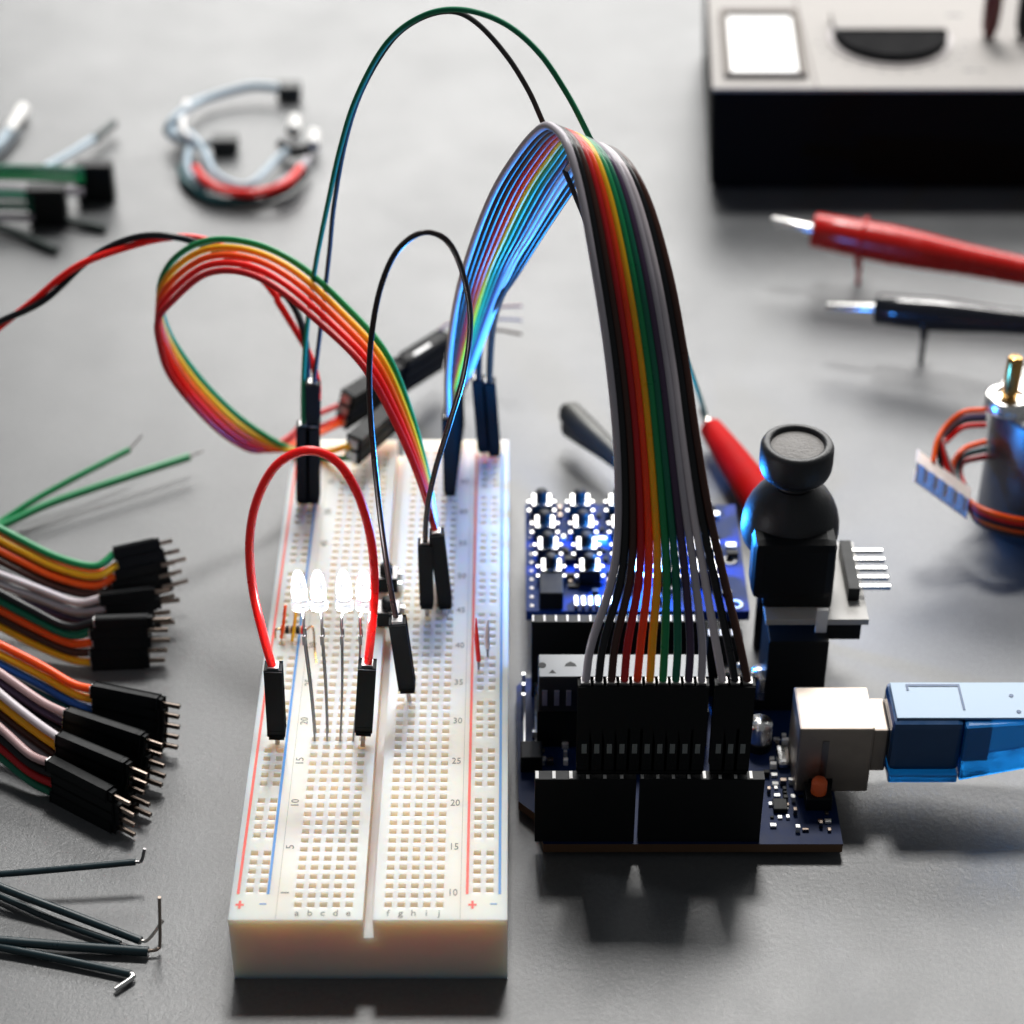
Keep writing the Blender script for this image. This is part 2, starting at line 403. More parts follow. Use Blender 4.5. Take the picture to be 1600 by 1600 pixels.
gends = [[(500, 716, Yr + 6.2), (550, 716, Yr + 5.5)], [(500, 708, Yr + 6.2), (548, 696, Yr + 5.5)], [(470, 690, Yr + 7), (535, 660, Yr + 8.4)], [(455, 690, Yr + 7), (470, 680, Yr + 7.4), (536, 652, Yr + 8.6)], [(455, 680, Yr + 7), (480, 655, Yr + 7.6), (528, 634, Yr + 8.8)]]
for i in range(5):
    f = i / 4
    pts = [P(*[a + (b - a) * f for a, b in zip(qa, qb)]) for qa, qb in zip(A, B)]
    hy = Yr + .27 * (4 - i)
    pts = [P(683, 838, hy)] + pts[1:] + pixpath(gends[i])
    wire('strand', pts, 0.080, cols[i], t, 8)
    housing(P(682, 832, hy), P(696, 946, hy), 0.27, t, pin=0.35, side=(1, 0, 0))


def slanted(pa, pb, n, w, parent, pin=0.3, side=(0.25, 0.6, -.75), step=None):
    pa, pb = Vector(pa), Vector(pb); d = (pb - pa).normalized(); s = Vector(side); s = (s - d * s.dot(d)).normalized()
    for i in range(n):
        o = s * (i - (n - 1) / 2) * (step or w * 1.03)
        housing(pa + o, pb + o, w, parent, pin=pin, side=s, win=False)


slanted(P(538, 640, Yr + 8.6), P(622, 588, Yr + 10.5), 3, 0.36, t, pin=0.25)
slanted(P(552, 702, Yr + 5.5), P(614, 648, Yr + 7.2), 2, 0.36, t, pin=0.25)

t = thing('jumper_wire', 'black three way connector plugged end to end into the five strand ribbon', 'connector', P(685, 540, Yr + 12))
slanted(P(690, 545, Yr + 12.2), P(624, 586, Yr + 10.6), 3, 0.37, t, pin=0.0)
for k in range(3):
    wire('wire', pixpath([(682 + 8 * k, 520 + 15 * k, Yr + 12.2), (700 + 5 * k, 506 + 12 * k, Yr + 12.4), (735, 492 + 10 * k, Yr + 12.6), (780, 480 + 18 * k, Yr + 12.4), (815, 478 + 22 * k, Yr + 12.2)]), 0.045, [PINK, GREY, BROWN][k], t)
obj('label_patch', MB().use(SMDW).obox(P(660, 546, Yr + 11.2) + Vector((0, -.30, .19)), Vector((.22, .16, .07)), Vector((-.03, .03, .01)), Vector((0, -.01, .01))), t)

# ---------------------------------------------------------------- twisted pair
t = thing('twisted_pair', 'red and black twisted wire pair coming in from the left edge behind the rainbow ribbon', 'wire', HOLE(480, 700))
ctr = cr(pixpath([(-60, 548, 15.5), (0, 506, 15.5), (62, 468, 15.6), (130, 412, 15.8), (200, 380, 16), (262, 370, 16), (322, 380, 16), (385, 415, 15.8), (440, 466, 15.4), (474, 530, 14.8), (487, 590, 14.3), (488, 625, 14.0)]), 14)
for ph, m in ((0, RED), (math.pi, BLACK)):
    pts = []; s = 0
    for i, c in enumerate(ctr):
        T = (ctr[min(i + 1, len(ctr) - 1)] - ctr[max(i - 1, 0)]).normalized(); N = (Vector((0, -.6, .8)) - T * T.dot(Vector((0, -.6, .8)))).normalized(); Bn = T.cross(N)
        if i: s += (c - ctr[i - 1]).length
        a = s * 2 * math.pi / 4.6 + ph + 1.2; pts.append(c + (N * math.cos(a) + Bn * math.sin(a)) * (0.085 if i < len(ctr) * .72 else 0.13))
    wire('wire', pts, 0.085, m, t, raw=True)
for k in range(2):
    housing(P(484 + 9 * k, 600, Yg + .4), P(484 + 9 * k, 668, Yg + .4), 0.2, t, pin=0)

# ---------------------------------------------------------------- lamps, resistor, buttons on the board
GLOW = mat('lit_lens', (0.95, 0.96, 1.0), 0.12, trans=.9, emit=(0.95, 0.97, 1.0), es=.10, vary=0)
DIE = mat('led_die', (1, 1, 1), .5, emit=(.95, .97, 1), es=18, vary=0)
Yl = HOLE(510, 1157).y
lx = [(469, 492, 475), (499, 511, 503), (539, 531, 534), (570, 551, 563)]
names = ['leftmost lit white LED standing on long wire legs', 'second lit white LED from the left on long wire legs', 'lit white LED third from the left, its chip visible in the lens', 'rightmost lit white LED, half behind the red arching wire']
for (hx, fx, mx), nm in zip(lx, names):
    foot = HOLE(fx, 1157); t = thing('led_lamp', nm, 'LED', foot, 'white LEDs standing on the breadboard')
    c = P(hx, 948, Yl)
    r = 0.165; H = 0.95
    prof = [(r * 1.15, 0), (r * 1.17, .05), (r * 1.17, .13), (r * .96, .16), (r * .97, .3)] + [(r * .99 * math.cos(a) ** .8, .42 + (H - .42) * math.sin(a)) for a in [math.pi / 2 * k / 9 for k in range(0, 9)]] + [(0.001, H)]
    lens = obj('lens', MB().use(GLOW).lathe(prof, c, 24), t)
    obj('die', MB().use(DIE).lathe([(.11, .26), (.13, .38), (.06, .44), (.001, .45)], c, 14), lens)
    ld = bpy.data.lights.new('led_light', 'POINT'); ld.energy = 95; ld.color = (.93, .96, 1); ld.shadow_soft_size = .16
    lo = bpy.data.objects.new('led_light', ld); COL.objects.link(lo); lo.location = c + Vector((0, -.05, -.26))
    for k, dy in enumerate((0, 0.26)):
        top = c + Vector((.03 * (1 - 2 * k), dy * .5, 0)); 
        mid = P(mx, 1000, Yl) + Vector((0, dy, 0)); bot = foot + Vector((0.0, dy, -.1))
        leg = MB().use(DSTEEL).tube(cr([top, P(mx - 1, 965, Yl) + Vector((0, dy * .7, 0)), mid, (mid + bot) / 2 + Vector((.02, 0, 0)), bot], 6), 0.022, 6)
        leg.obox(mid, Vector((.036, 0, 0)), Vector((0, .03, 0)), Vector((0, 0, .12)))
        obj('leg', leg, t)

# resistor with band colours
t = thing('resistor', 'small banded resistor lying across the left rail below the first white lamp', 'resistor', HOLE(450, 1000))
BEIGE = mat('resistor_body', (0.55, 0.38, 0.24), 0.4)
ra, rb = HOLE(440, 995) + Vector((0, 0, .22)), HOLE(478, 996) + Vector((0, 0, .22))
ax = (rb - ra)
mb = MB()
for f0, f1, r, m in ((0, .12, .105, RED), (.12, .2, .11, BEIGE), (.2, .34, .10, BLACK), (.34, .42, .095, BEIGE), (.42, .56, .10, BLACK), (.56, .62, .095, BEIGE), (.62, .78, .10, BLACK), (.78, .84, .095, BEIGE), (.84, 1, .105, RED)):
    mb.use(m).tube([ra + ax * f0, ra + ax * f1], r, 12, caps=f0 == 0 or f1 == 1)
obj('body', mb, t)
wire('lead', [rb, rb + Vector((.18, -.05, .12)), P(492, 1015, rb.y - .5), HOLE(497, 1062) + Vector((0, 0, -.1))], 0.022, GOLD, t)
wire('lead', [ra, ra + Vector((-.12, 0, -.02)), ra + Vector((-.14, -.05, -.3))], 0.022, GOLD, t)
for (xa, ya, xb, yb, m, lb) in ((446, 946, 440, 1000, ORANGE, 'short orange wire stub upright behind the banded resistor'), (463, 950, 457, 1004, YELLOW, 'short yellow wire stub upright behind the banded resistor')):
    b_ = HOLE(xb, yb + 4)
    o = thing('wire_stub', lb, 'wire', b_)
    wire('wire', [P(xa, ya, b_.y + .25), P((xa + xb) / 2, (ya + yb) / 2, b_.y + .15), b_ + Vector((0, 0, .12))], 0.038, m, o)
    wire('bare_end', [b_ + Vector((0, 0, .15)), b_ + Vector((0, 0, -.1))], 0.02, STEEL, o)
for (xa, ya, xb, yb, m, lb) in ((744, 966, 748, 1032, RED, 'tiny red wire stub standing in the right rail'), (763, 968, 762, 1012, WHITE, 'tiny white wire stub with dark foot standing in the right rail')):
    b_ = HOLE(xb, yb + 14)
    o = thing('wire_stub', lb, 'wire', b_)
    pts = [P(xa, ya, b_.y), P((xa + xb) / 2 - 1, (ya + yb) / 2, b_.y), P(xb, yb, b_.y)]
    obj('wire', MB().use(m).tube(cr(pts, 6), [0.015 + 0.04 * min(1, i / 6) for i in range(13)]), o)
    obj('bare_end', MB().use(DSTEEL).tube([P(xb, yb - 4, b_.y), P(xb, yb + 6, b_.y), b_ + Vector((0, 0, -.1))], [.045, .03, .02]), o)
# two push buttons over the channel
for k, (px, py, lb) in enumerate(((604, 928, 'black push button over the board channel, the farther of the two'), (607, 982, 'black push button over the board channel, nearest and beside the thin black loop'))):
    b_ = HOLE(px, py); t = thing('push_button', lb, 'button', b_, 'push buttons across the breadboard channel')
    w = .27
    obj('body', MB().use(BLACKP).box(b_.x - w, b_.x + w, b_.y, b_.y + .52, BT + .02, BT + .42, .03), t)
    obj('cover_plate', MB().use(DSTEEL).box(b_.x - w * .96, b_.x + w * .96, b_.y + .02, b_.y + .50, BT + .425, BT + .45, .01), t)
    obj('cap', MB().use(BLACKP).lathe([(.16, 0), (.16, .16), (.14, .2), (.0, .2)], (b_.x, b_.y + .26, BT + .45), 20), t)
    for sx in (-1, 1):
        for sy in (.06, .44):
            obj('leg', MB().use(BRIGHT).box(b_.x + sx * (w + .05) - .05, b_.x + sx * (w + .05) + .05, b_.y + sy - .05, b_.y + sy + .05, BT + .01, BT + .30), t)

# ---------------------------------------------------------------- microcontroller board
PZ = 0.40
t = thing('microcontroller_board', 'blue microcontroller board with black pin headers and a boxy USB port', 'circuit board', (3.6, 6, 0))
x0, x1, y0, y1 = 0.42, 7.05, 3.38, 8.75
BOARDB = mat('pcb_navy', (0.003, 0.014, 0.062), 0.45, spec=0.15, vary=.15)
mb = MB().use(BOARDB)
outline = [(x0 + .25, y0), (x1 - .0, y0), (x1, y0 + 1.9), (x1 + .05, y1), (x0 - .1, y1), (x0 - .32, y1 - .3), (x0 - .28, y0 + 1.3), (x0 + .1, y0 + .9)]
n = len(outline)
mb.add([(x, y, PZ) for x, y in outline], [list(range(n))]); mb.add([(x, y, .16) for x, y in outline], [list(range(n))[::-1]])
mb.use(PCBEDGE)
for i in range(n):
    a, b_ = outline[i], outline[(i + 1) % n]; mb.add([(*a, .16), (*b_, .16), (*b_, PZ), (*a, PZ)], [[0, 1, 2, 3]])
obj('pcb', mb, t)
for (x, y) in ((1, 4.2), (6.3, 4.2), (1, 8.2), (6.3, 8.2)):
    obj('standoff', MB().use(BLACKP).lathe([(.22, 0), (.22, .158)], (x, y, 0), 16), t)


def header(xa, xb, ya, yb, za, zb, n, parent, socket=WHITEP, frac=.55):
    o = obj('pin_header', MB().use(BLACKP).box(xa, xb, ya, yb, za, zb, .015), parent)
    sk = MB().use(socket); st = (xb - xa) / n
    for i in range(n):
        c = xa + st * (i + .5); h = st * frac / 2
        sk.box(c - st / 2 + .01, c - h, ya + .03, yb - .02, zb + .002, zb + .012)
    obj('socket_rim', sk, o); return o


hx = lambda px: P(px, 1213, 3.45).x
header(hx(836), hx(995), 3.45, 3.72, PZ, 2.22, 6, t)
header(hx(1001), hx(1196), 3.45, 3.72, PZ, 2.22, 8, t)
# DIP chip on its socket
t2 = obj('chip', MB().use(mat('chip_black', (0.012, 0.013, 0.016), .38, spec=0.5)).box(.58, 4.30, 6.35, 7.12, 1.5, 2.50, .03), t)
chipt = MB().use(mat('chip_sheen', (0.22, 0.23, 0.24), 0.45, spec=0.5, metal=0.2)).box(.60, 4.28, 6.37, 7.10, 2.502, 2.52)  # highlight on the black chip's top, put into a paler sheet
obj('chip_highlight', chipt, t2)
mk = MB().use(BLACKP); zt = 2.521
mk.add([(.80, 6.47, zt), (.97, 6.47, zt), (.885, 6.60, zt)], [[0, 1, 2]])
obj('chip_marking', mk, t2); mk = MB().use(BLACKP)
mk.add([(1.15, 6.70, zt), (1.42, 6.70, zt), (1.39, 6.79, zt), (1.34, 6.83, zt), (1.285, 6.87, zt), (1.23, 6.83, zt), (1.18, 6.79, zt)], [list(range(7))])
obj('chip_marking', mk, t2)
obj('notch', MB().use(BLACKP).lathe([(.09, 0), (.09, .012)], (.66, 6.74, 2.515), 16), t2)
obj('chip_socket', MB().use(BLACKP).box(.56, 4.36, 6.40, 7.2, PZ, 1.46, .02), t)
for i in range(14):
    x = .72 + i * .262
    obj('leg', MB().use(mat('lead_lilac', (0.30, 0.30, 0.42), .4, metal=.7)).box(x - .055, x + .055, 6.30, 6.347, 1.72, 2.15, .01), t2)
# rear header
header(.44, 4.30, 8.10, 8.36, PZ, 2.62, 15, t)
header(4.42, 5.2, 8.10, 8.36, PZ, 2.2, 3, t)
# left edge pins, capacitor and small parts
for (px, py) in ((818, 1078), (838, 1078)):
    for k in range(3):
        p = G(px, py + k * 16, PZ)
        obj('pin', MB().use(BRIGHT).box(p.x - .04, p.x + .04, p.y - .04, p.y + .04, PZ, PZ + .5), t)
p = G(826, 1195, PZ)
obj('regulator', MB().use(BLACKP).box(p.x - .18, p.x + .30, p.y - .25, p.y + .3, PZ, PZ + .45, .03), t)
for k in range(2): obj('trace_bar', MB().use(SMDW).box(.26 + k * .26, .30 + k * .26, 5.9, 7.6, PZ + .001, PZ + .012), t)
rnd = random.Random(3); seen_ = set()
p = G(1222, 1190, PZ); obj('crystal', MB().use(BRIGHT).box(p.x - .12, p.x + .14, p.y - .28, p.y + .3, PZ + .001, PZ + .26, .09), t)
p = G(1218, 1262, PZ); obj('driver_chip', MB().use(BLACKP).box(p.x - .15, p.x + .16, p.y - .17, p.y + .17, PZ + .001, PZ + .13, .02), t)
for i in range(84):
    if i < 16: px, py = rnd.uniform(830, 900), rnd.uniform(1150, 1200)
    elif i < 70: px, py = rnd.uniform(1202, 1246), rnd.uniform(1145, 1298)
    else: px, py = rnd.uniform(1240, 1318), rnd.uniform(1240, 1306)
    p = G(px, py, PZ); p.x, p.y = round(p.x / .17) * .17, round(p.y / .13) * .13
    if (round(p.x, 2), round(p.y, 2)) in seen_: continue
    if p.x > 6.95 or p.y < 3.5: continue
    seen_.add((round(p.x, 2), round(p.y, 2)))
    w, d, h = rnd.choice([.04, .05, .07]), rnd.choice([.03, .05, .05]), rnd.choice([.05, .07, .16])
    s = MB().use(rnd.choice([SMDW, SMDW, BLACKP, WHITEP, COPPER])).box(p.x - w, p.x + w, p.y - d, p.y + d, PZ + .001, PZ + h, .012)
    obj('surface_component', s, t)
p = G(1113, 1185, PZ); obj('gap_filler', MB().use(WHITEP).box(p.x - .16, p.x + .16, 4.05, 4.5, PZ + .001, 3.3, .04), t)  # added white block, stands in for the bright sliver between the housings
for (px, py, r, h) in ((1185, 1165, .30, .75), (1142, 1100, .32, 1.2), (1186, 1098, .28, 1.0)):
    p = G(px, py, PZ)
    o = obj('capacitor', MB().use(BLACKP).lathe([(r, 0), (r, h * .3)], p, 24), t)
    obj('can', MB().use(BRIGHT).lathe([(r * .93, h * .3), (r * .93, h * .9), (r * .85, h * .97), (0.001, h)], p, 24), o)
# DC jack and USB port on the right
dj = P(1195, 1076, 7.6).x, P(1288, 1076, 7.6).x
o = obj('power_jack', MB().use(BLACKP).box(dj[0], dj[1], 7.6, 8.9, PZ, 2.45, .04), t)
pL = P(1250, 1140, 4.95).x; pR = P(1368, 1140, 4.95).x; uz = P(1300, 1139, 4.95).z
SHELL = mat('usb_shell', (0.40, 0.345, 0.30), 0.4, metal=0.9, vary=.08)
o = obj('usb_port', MB().use(SHELL).box(pL, pR, 4.95, 6.32, PZ + .02, uz, .05), t)
obj('port_tab', MB().use(DSTEEL).box(pL + .52, pL + .66, 4.925, 4.949, PZ + .5, uz - .35), o)
obj('port_slot', MB().use(BLACKP).box(pL + .30, pL + .82, 4.93, 4.947, PZ + .12, PZ + .42), o)
p = G(1278, 1262, PZ)
o = obj('reset_button', MB().use(BLACKP).box(p.x - .28, p.x + .28, p.y - .1, p.y + .42, PZ, PZ + .35, .03), t)
obj('button_cap', MB().use(mat('orange_cap', (0.80, 0.13, 0.03), .35)).lathe([(.17, 0), (.17, .28), (.14, .34), (.001, .34)], (p.x, p.y + .14, PZ + .35), 20), o)

# ---------------------------------------------------------------- keypad board
t = thing('keypad_board', 'blue keypad board with rows of metal topped push buttons, lit blue behind the ribbon', 'circuit board', (3, 11, 0))
kz = 1.30
xa, ya, xb, yb = G(822, 958, kz).x, G(822, 955, kz).y, P(1168, 900, 11).x, G(818, 788, kz).y
obj('pcb', MB().use(PCB).box(xa, xb, ya, yb, kz - .28, kz, .02), t)
for x in (xa + .4, xb - .4):
    for y in (ya + .4, yb - .4): obj('standoff', MB().use(BLACKP).lathe([(.2, 0), (.2, kz - .285)], (x, y, 0), 16), t)
LEDB = mat('blue_glow', (0.1, 0.3, 1), 0.3, emit=(0.05, 0.30, 1.0), es=25, vary=0)
for cx in range(6):
    for ry in range(4):
        p = G(861 + 60 * cx - ry * 5, 905 - ry * 34, kz); w = .26
        if p.x > xb - .3: continue
        o = obj('push_button', MB().use(BLACKP).box(p.x - w, p.x + w, p.y - w, p.y + w, kz + .01, kz + .42, .02), t)
        pl_ = MB().use(BRIGHT).box(p.x - w * .9, p.x + w * .9, p.y - w * .9, p.y + w * .9, kz + .425, kz + .45, .01)
        for sx in (-1, 1):
            for sy in (-.7, .7):
                pl_.box(p.x + sx * w * 1.2 - .035, p.x + sx * w * 1.2 + .035, p.y + sy * w - .04, p.y + sy * w + .04, kz + .002, kz + .26)
        obj('metal_cover', pl_, o)
        obj('button_cap', MB().use(BLACKP).lathe([(.15, 0), (.15, .24), (.12, .28), (.001, .28)], (p.x, p.y, kz + .45), 18), o)
        q = p + Vector((.46, 0, 0))
        for k in range((cx + ry) % 2 + 1):
            obj('surface_component', MB().use(rnd.choice([SMDW, BLACKP, HOUS, COPPER])).box(q.x - .05, q.x + .05, q.y - .2 + k * .32, q.y - .07 + k * .32, kz + .001, kz + .1, .01), t)
q = G(861, 935, kz); obj('chip', MB().use(HOUS).box(q.x - .28, q.x + .28, q.y - .42, q.y + .35, kz + .001, kz + .5, .03), t)
for k in range(6):
    q = G(900 + k * 11, 944, kz); obj('solder_pin', MB().use(BRIGHT).box(q.x - .05, q.x + .05, q.y - .2, q.y + .16, kz + .001, kz + .14, .02), t)
for i in range(36):
    q = G(rnd.uniform(830, 1160), rnd.uniform(800, 950), kz)
    if xa + .2 < q.x < xb - .2: obj('surface_component', MB().use(rnd.choice([BLACKP, BLACKP, SMDW, PCBD])).box(q.x - rnd.uniform(.05, .2), q.x + .09, q.y - rnd.uniform(.04, .1), q.y + .06, kz + .001, kz + rnd.uniform(.06, .2), .01), t)
pads = MB().use(DSTEEL)
for k in range(12): pads.lathe([(.045, 0), (.045, .012)], (xa + .14, ya + .2 + k * .33, kz + .001), 10)
obj('solder_pads', pads, t)
for (px, py) in ((1140, 876), (1150, 945)):
    p = G(px, py, kz); obj('mounting_ring', MB().use(WHITEP).lathe([(.10, .0), (.10, .02), (.17, .02), (.17, .0)], p, 20), t)
bl = G(1006, 870, kz)
il = obj('indicator_lamp', MB().use(LEDB).lathe([(.16, .5), (.16, .8), (.1, .92), (.001, .96)], bl, 18), t)
for k in (-.07, .07): obj('leg', MB().use(STEEL).tube([bl + Vector((k, 0, -.02)), bl + Vector((k, 0, .5))], .02, 6), il)
plo.location = bl + Vector((0, -.05, 1.45))
spo.location = bl + Vector((-.05, -.05, 1.4)); spo.rotation_euler = Vector((-4.6, .9, 5.6)).to_track_quat('-Z', 'Y').to_euler()

# ---------------------------------------------------------------- joystick module
t = thing('joystick_module', 'black thumb joystick with mushroom cap and rubber dome on a small circuit board', 'joystick', (6.4, 9.4, 0))
JX, JY = P(1242, 740, 9.6).x, 9.6
jz = P(1280, 968, 8.05).z
obj('pcb', MB().use(mat('pcb_lit_top', (0.42, 0.41, 0.39), .4, spec=.6)).box(P(1197, 968, 8.05).x, P(1358, 968, 8.05).x, 8.05, 10.9, jz - .16, jz, .01), t)  # reflected light on the board's top is put into this pale colour
bx0, bx1 = P(1190, 955, 8.5).x, P(1298, 955, 8.5).x
obj('housing', MB().use(BLACKP).box(bx0, bx1, 8.45, 10.7, jz + .002, P(1242, 862, 8.9).z, .08), t)
obj('housing_collar', MB().use(HOUS).box(P(1176, 900, 8.35).x, P(1306, 900, 8.35).x, 8.33, 9.25, jz + .3, P(1242, 852, 8.33).z, .22), t)
zw = P(1242, 824, JY).z; zn = P(1242, 752, JY).z; zc0 = P(1242, 742, JY).z; zt = P(1242, 692, JY).z
R = 1.10
prof = [(R * .86, -.42), (R * .96, -.25), (R, -.05), (R, .06)] + [(R * math.cos(a) * 1.0, .06 + (zn - zw) * 1.02 * math.sin(a)) for a in [math.radians(10 * k) for k in range(1, 6)]] + [(.50, (zn - zw) * .93 + .06)]
obj('rubber_dome', MB().use(RUBBER).lathe(prof, (JX, JY, zw), 48), t)
obj('neck', MB().use(RUBBER).lathe([(.50, 0), (.42, .1), (.42, zc0 - zn + .1), (.5, zc0 - zn + .3)], (JX, JY, zn - .1), 32), t)
H = zt - zc0
o = obj('cap', MB().use(RUBBER).lathe([(.42, -.03), (.64, .0), (.75, H * .12), (.80, H * .28), (.815, H * .5), (.81, H * .88), (.77, H * .98), (.72, H * 1.02), (.66, H * 1.03), (.60, H * 1.0), (.58, H * .90)], (JX, JY, zc0), 56), t)
obj('thumb_pad', MB().use(RUBTOP).lathe([(.585, H * .90), (.4, H * .925), (.2, H * .94), (.001, H * .945)], (JX, JY, zc0), 48), o)
obj('potentiometer', MB().use(WHITEP).box(P(1278, 950, 7.9).x, P(1296, 950, 7.9).x, 7.93, 8.04, jz - .30, jz + .35, .02), t)
ph = obj('pin_header', MB().use(BLACKP).box(P(1322, 900, 9.2).x, P(1340, 900, 9.2).x, 8.7, 10.5, jz + .002, jz + .36, .02), t)
for k in range(5):
    y = 8.95 + k * .33
    obj('pin', MB().use(BRIGHT).box(P(1336, 900, 9.2).x, P(1336, 900, 9.2).x + .78, y - .05, y + .05, jz + .16, jz + .26, .01), ph)
obj('under_board_dark', MB().use(BLACKP).box(dj[1] + .02, P(1345, 1000, 8.2).x, 8.3, 9.6, jz - .8, jz - .17, .03), t)  # black block for the header underside and the shadow below the board
for (x, y) in ((dj[1] + .3, 10.4), (dj[0] + .2, 10.4)): obj('standoff', MB().use(BLACKP).lathe([(.16, 0), (.16, jz - .17)], (x, y, 0), 14), t)

# ---------------------------------------------------------------- usb cable
t = thing('usb_cable', 'translucent blue USB plug with pale sheen on top pushed into the board port from the right edge', 'cable', (9.5, 5.4, 0))
UB = mat('blue_clear', (0.01, 0.27, 0.80), .15, trans=.6, spec=.6, vary=0.02)
uY = 5.0
xn0, xn1 = pR + .002, P(1392, 1150, uY).x
obj('plug_neck', MB().use(SHELL).box(xn0, xn1, 5.15, 6.2, .85, 2.05, .05), t)
xs1, xs2 = P(1506, 1150, 4.85).x, P(1700, 1150, 4.85).x
NAVY = mat('plug_navy', (0.008, 0.055, 0.16), .2, spec=.6)
zt_ = P(1450, 1132, 4.85).z; zb_ = P(1450, 1205, 4.85).z; zl = P(1450, 1222, 4.75).z
o = obj('plug_core', MB().use(NAVY).box(xn1, xs1, 4.85, 6.25, zb_, zt_, .14), t)
TOPS = mat('plug_top_sheen', (0.26, 0.38, 0.52), .3, spec=.7, vary=0)  # light reflected off the blue plug's top, put into a paler colour
obj('top_plate', MB().use(TOPS).box(xn1 + .08, xs2, 5.0, 6.15, zt_ + .002, zt_ + .05, .015), o)
fr = MB().use(NAVY); fa, fb, ga, gb = P(1412, 1090, 6.05).x, P(1496, 1090, 6.05).x, 5.25, 6.08
z_ = zt_ + .052
fr.box(fa, fb, gb - .07, gb, z_, z_ + .01); fr.box(fb - .05, fb, ga, gb - .071, z_, z_ + .01); fr.box(fa, fa + .05, gb - .2, gb - .071, z_, z_ + .01)
for (px, py) in ((1580, 1087), (1592, 1112)): q = G(px, py, z_); fr.lathe([(.05, 0), (.05, .01)], q, 12)
obj('grip_outline', fr, o)
obj('lower_flange', MB().use(UB).box(xn1, xs1 - .02, 4.72, 6.3, zl, zb_ - .002, .05), t)
mb = MB().use(UB).box(xs1, xs2, 4.74, 6.25, zl + .02, zt_ - .02, .08)
for v in mb.v:
    f_ = (v.x - xs1) / (xs2 - xs1)
    if v.z < (zl + zt_) / 2: v.z += .42 * f_
    if v.y < 5.4: v.y += .25 * f_
obj('translucent_body', mb, t)
obj('inner_shield', MB().use(NAVY).box(xs1 - .1, P(1550, 1150, 4.85).x, 5.0, 6.0, zb_ + .25, zt_ - .1, .04), t)
obj('cord', MB().use(UB).tube([(xs2 - .1, 5.5, 1.7), (xs2 + 1.5, 5.5, 1.5), (xs2 + 3, 5.5, .9), (xs2 + 5, 5.4, .3)], .25, 14), t)

# ---------------------------------------------------------------- wide ribbon
t = thing('ribbon_cable', 'wide rainbow ribbon cable arching from the controller board to the far breadboard end', 'ribbon cable', (2.6, 3.6, 2.3))
tx_ = [915, 935, 955, 976, 998, 1017, 1038, 1060, 1081, 1101, 1124, 1144, 1163]
hxs = [915 + 20.1 * i for i in range(10)] + [1129, 1148.5, 1168]
LA = [(916, 1050, 3.75), (932, 1005, 4.1), (955, 910, 4.7), (966, 820, 5.2), (964, 690, 6.0), (950, 550, 6.8), (930, 420, 7.6), (908, 300, 8.5), (887, 228, 9.2), (866, 200, 10.0), (845, 200, 10.6), (812, 236, 11.4), (772, 300, 12.2), (738, 385, 12.9), (714, 470, 13.4), (701, 560, 13.7), (697, 640, 13.9)]
RA = [(1164, 1048, 3.75), (1150, 985, 4.1), (1128, 890, 4.7), (1106, 790, 5.2), (1086, 670, 6.0), (1070, 560, 6.8), (1048, 440, 7.6), (1018, 330, 8.5), (988, 266, 9.2), (957, 236, 10.0), (935, 236, 10.6), (918, 262, 11.2), (894, 294, 12.0), (852, 356, 12.8), (806, 428, 13.4), (782, 466, 13.9), (772, 500, 14.3)]
rc = [GREY, BLACK, BROWN, DRED, wire_mat('orange_red', (0.85, 0.06, 0.008), sss=.7), YELLOW, GREEN, DGREEN, PURPLE, GREY, PALE, BLACK, BROWN]
FYs = HOLE(705, 782).y
for i in range(13):
    f = i / 12
    pts = [P(*[a + (b - a) * f for a, b in zip(qa, qb)]) for qa, qb in zip(LA, RA)]
    hY = 3.66
    base = P(hxs[i], 1066, hY)
    pts[0] = base + Vector((0, 0, .02))
    pts[1] = pts[1].lerp(P(tx_[i] + (tx_[i] - 1040) * -.06, 1005, 3.95), .8)
    if i <= 10:
        ey = FYs + .26 * i; ex = 700 + 1.4 * i
        pts = pts[:-2] + [P(700 + 2.0 * i, 575 + 4 * i, ey), P(ex, 660 - 7 * i, ey)]
        ea, eb = P(ex, 652 - 7 * i, ey), P(ex + 3, 770 - 10 * i, ey)
    else:
        k = i - 11; bx = 747 + 17 * k; ey = HOLE(760, 710).y
        pts = pts[:-1] + [P(752 + 17 * k, 520, ey - .8), P(bx, 600, ey)]
        ea, eb = P(bx, 592 + 4 * k, ey), P(bx + 9, 702 + 6 * k, ey)
    wire('strand', pts, 0.083 if 0 < i < 12 else 0.086, rc[i], t, 8)
    z0 = P(hxs[i], 1203, hY).z
    housing(base, Vector((base.x, hY, 2.30)), 0.262 if i not in (9,) else .255, t, pin=0.0, h=.27, win=True)
    housing(ea, eb, 0.25 if i <= 10 else .27, t, pin=0.35)

# ---------------------------------------------------------------- multimeter
t = thing('multimeter', 'bench multimeter with pale control face and deep black case at the top right corner', 'multimeter', (11, 36, 0))
mz = P(1110, 137, 33.1).z; mx0, mx1 = P(1106, 200, 33.1).x, 19.5; my0, my1 = 33.0, 43.5
CASE = mat('meter_case', (0.004, 0.0035, 0.003), .6, spec=.08); FACE = mat('meter_face', (0.40, 0.38, 0.365), .6, spec=.12, vary=.04); FRAME = mat('meter_frame', (0.17, 0.15, 0.135), .6, spec=.12)
cb_ = MB().use(CASE).box(mx0, mx1, my0, my1, .05, mz - .12, .25)
xl = G(1107, 285, 0).x
for v in cb_.v: v.x += (xl - mx0) * (1 - v.z / mz) * (1 - (v.x - mx0) / (mx1 - mx0))   # draft of the moulded case
def skew(mb):                                # the case narrows a little towards its far end
    for v in mb.v: v.x += .05 * (v.y - my0) * (1 - (v.x - mx0) / (mx1 - mx0))
    return mb
obj('case', skew(cb_), t)
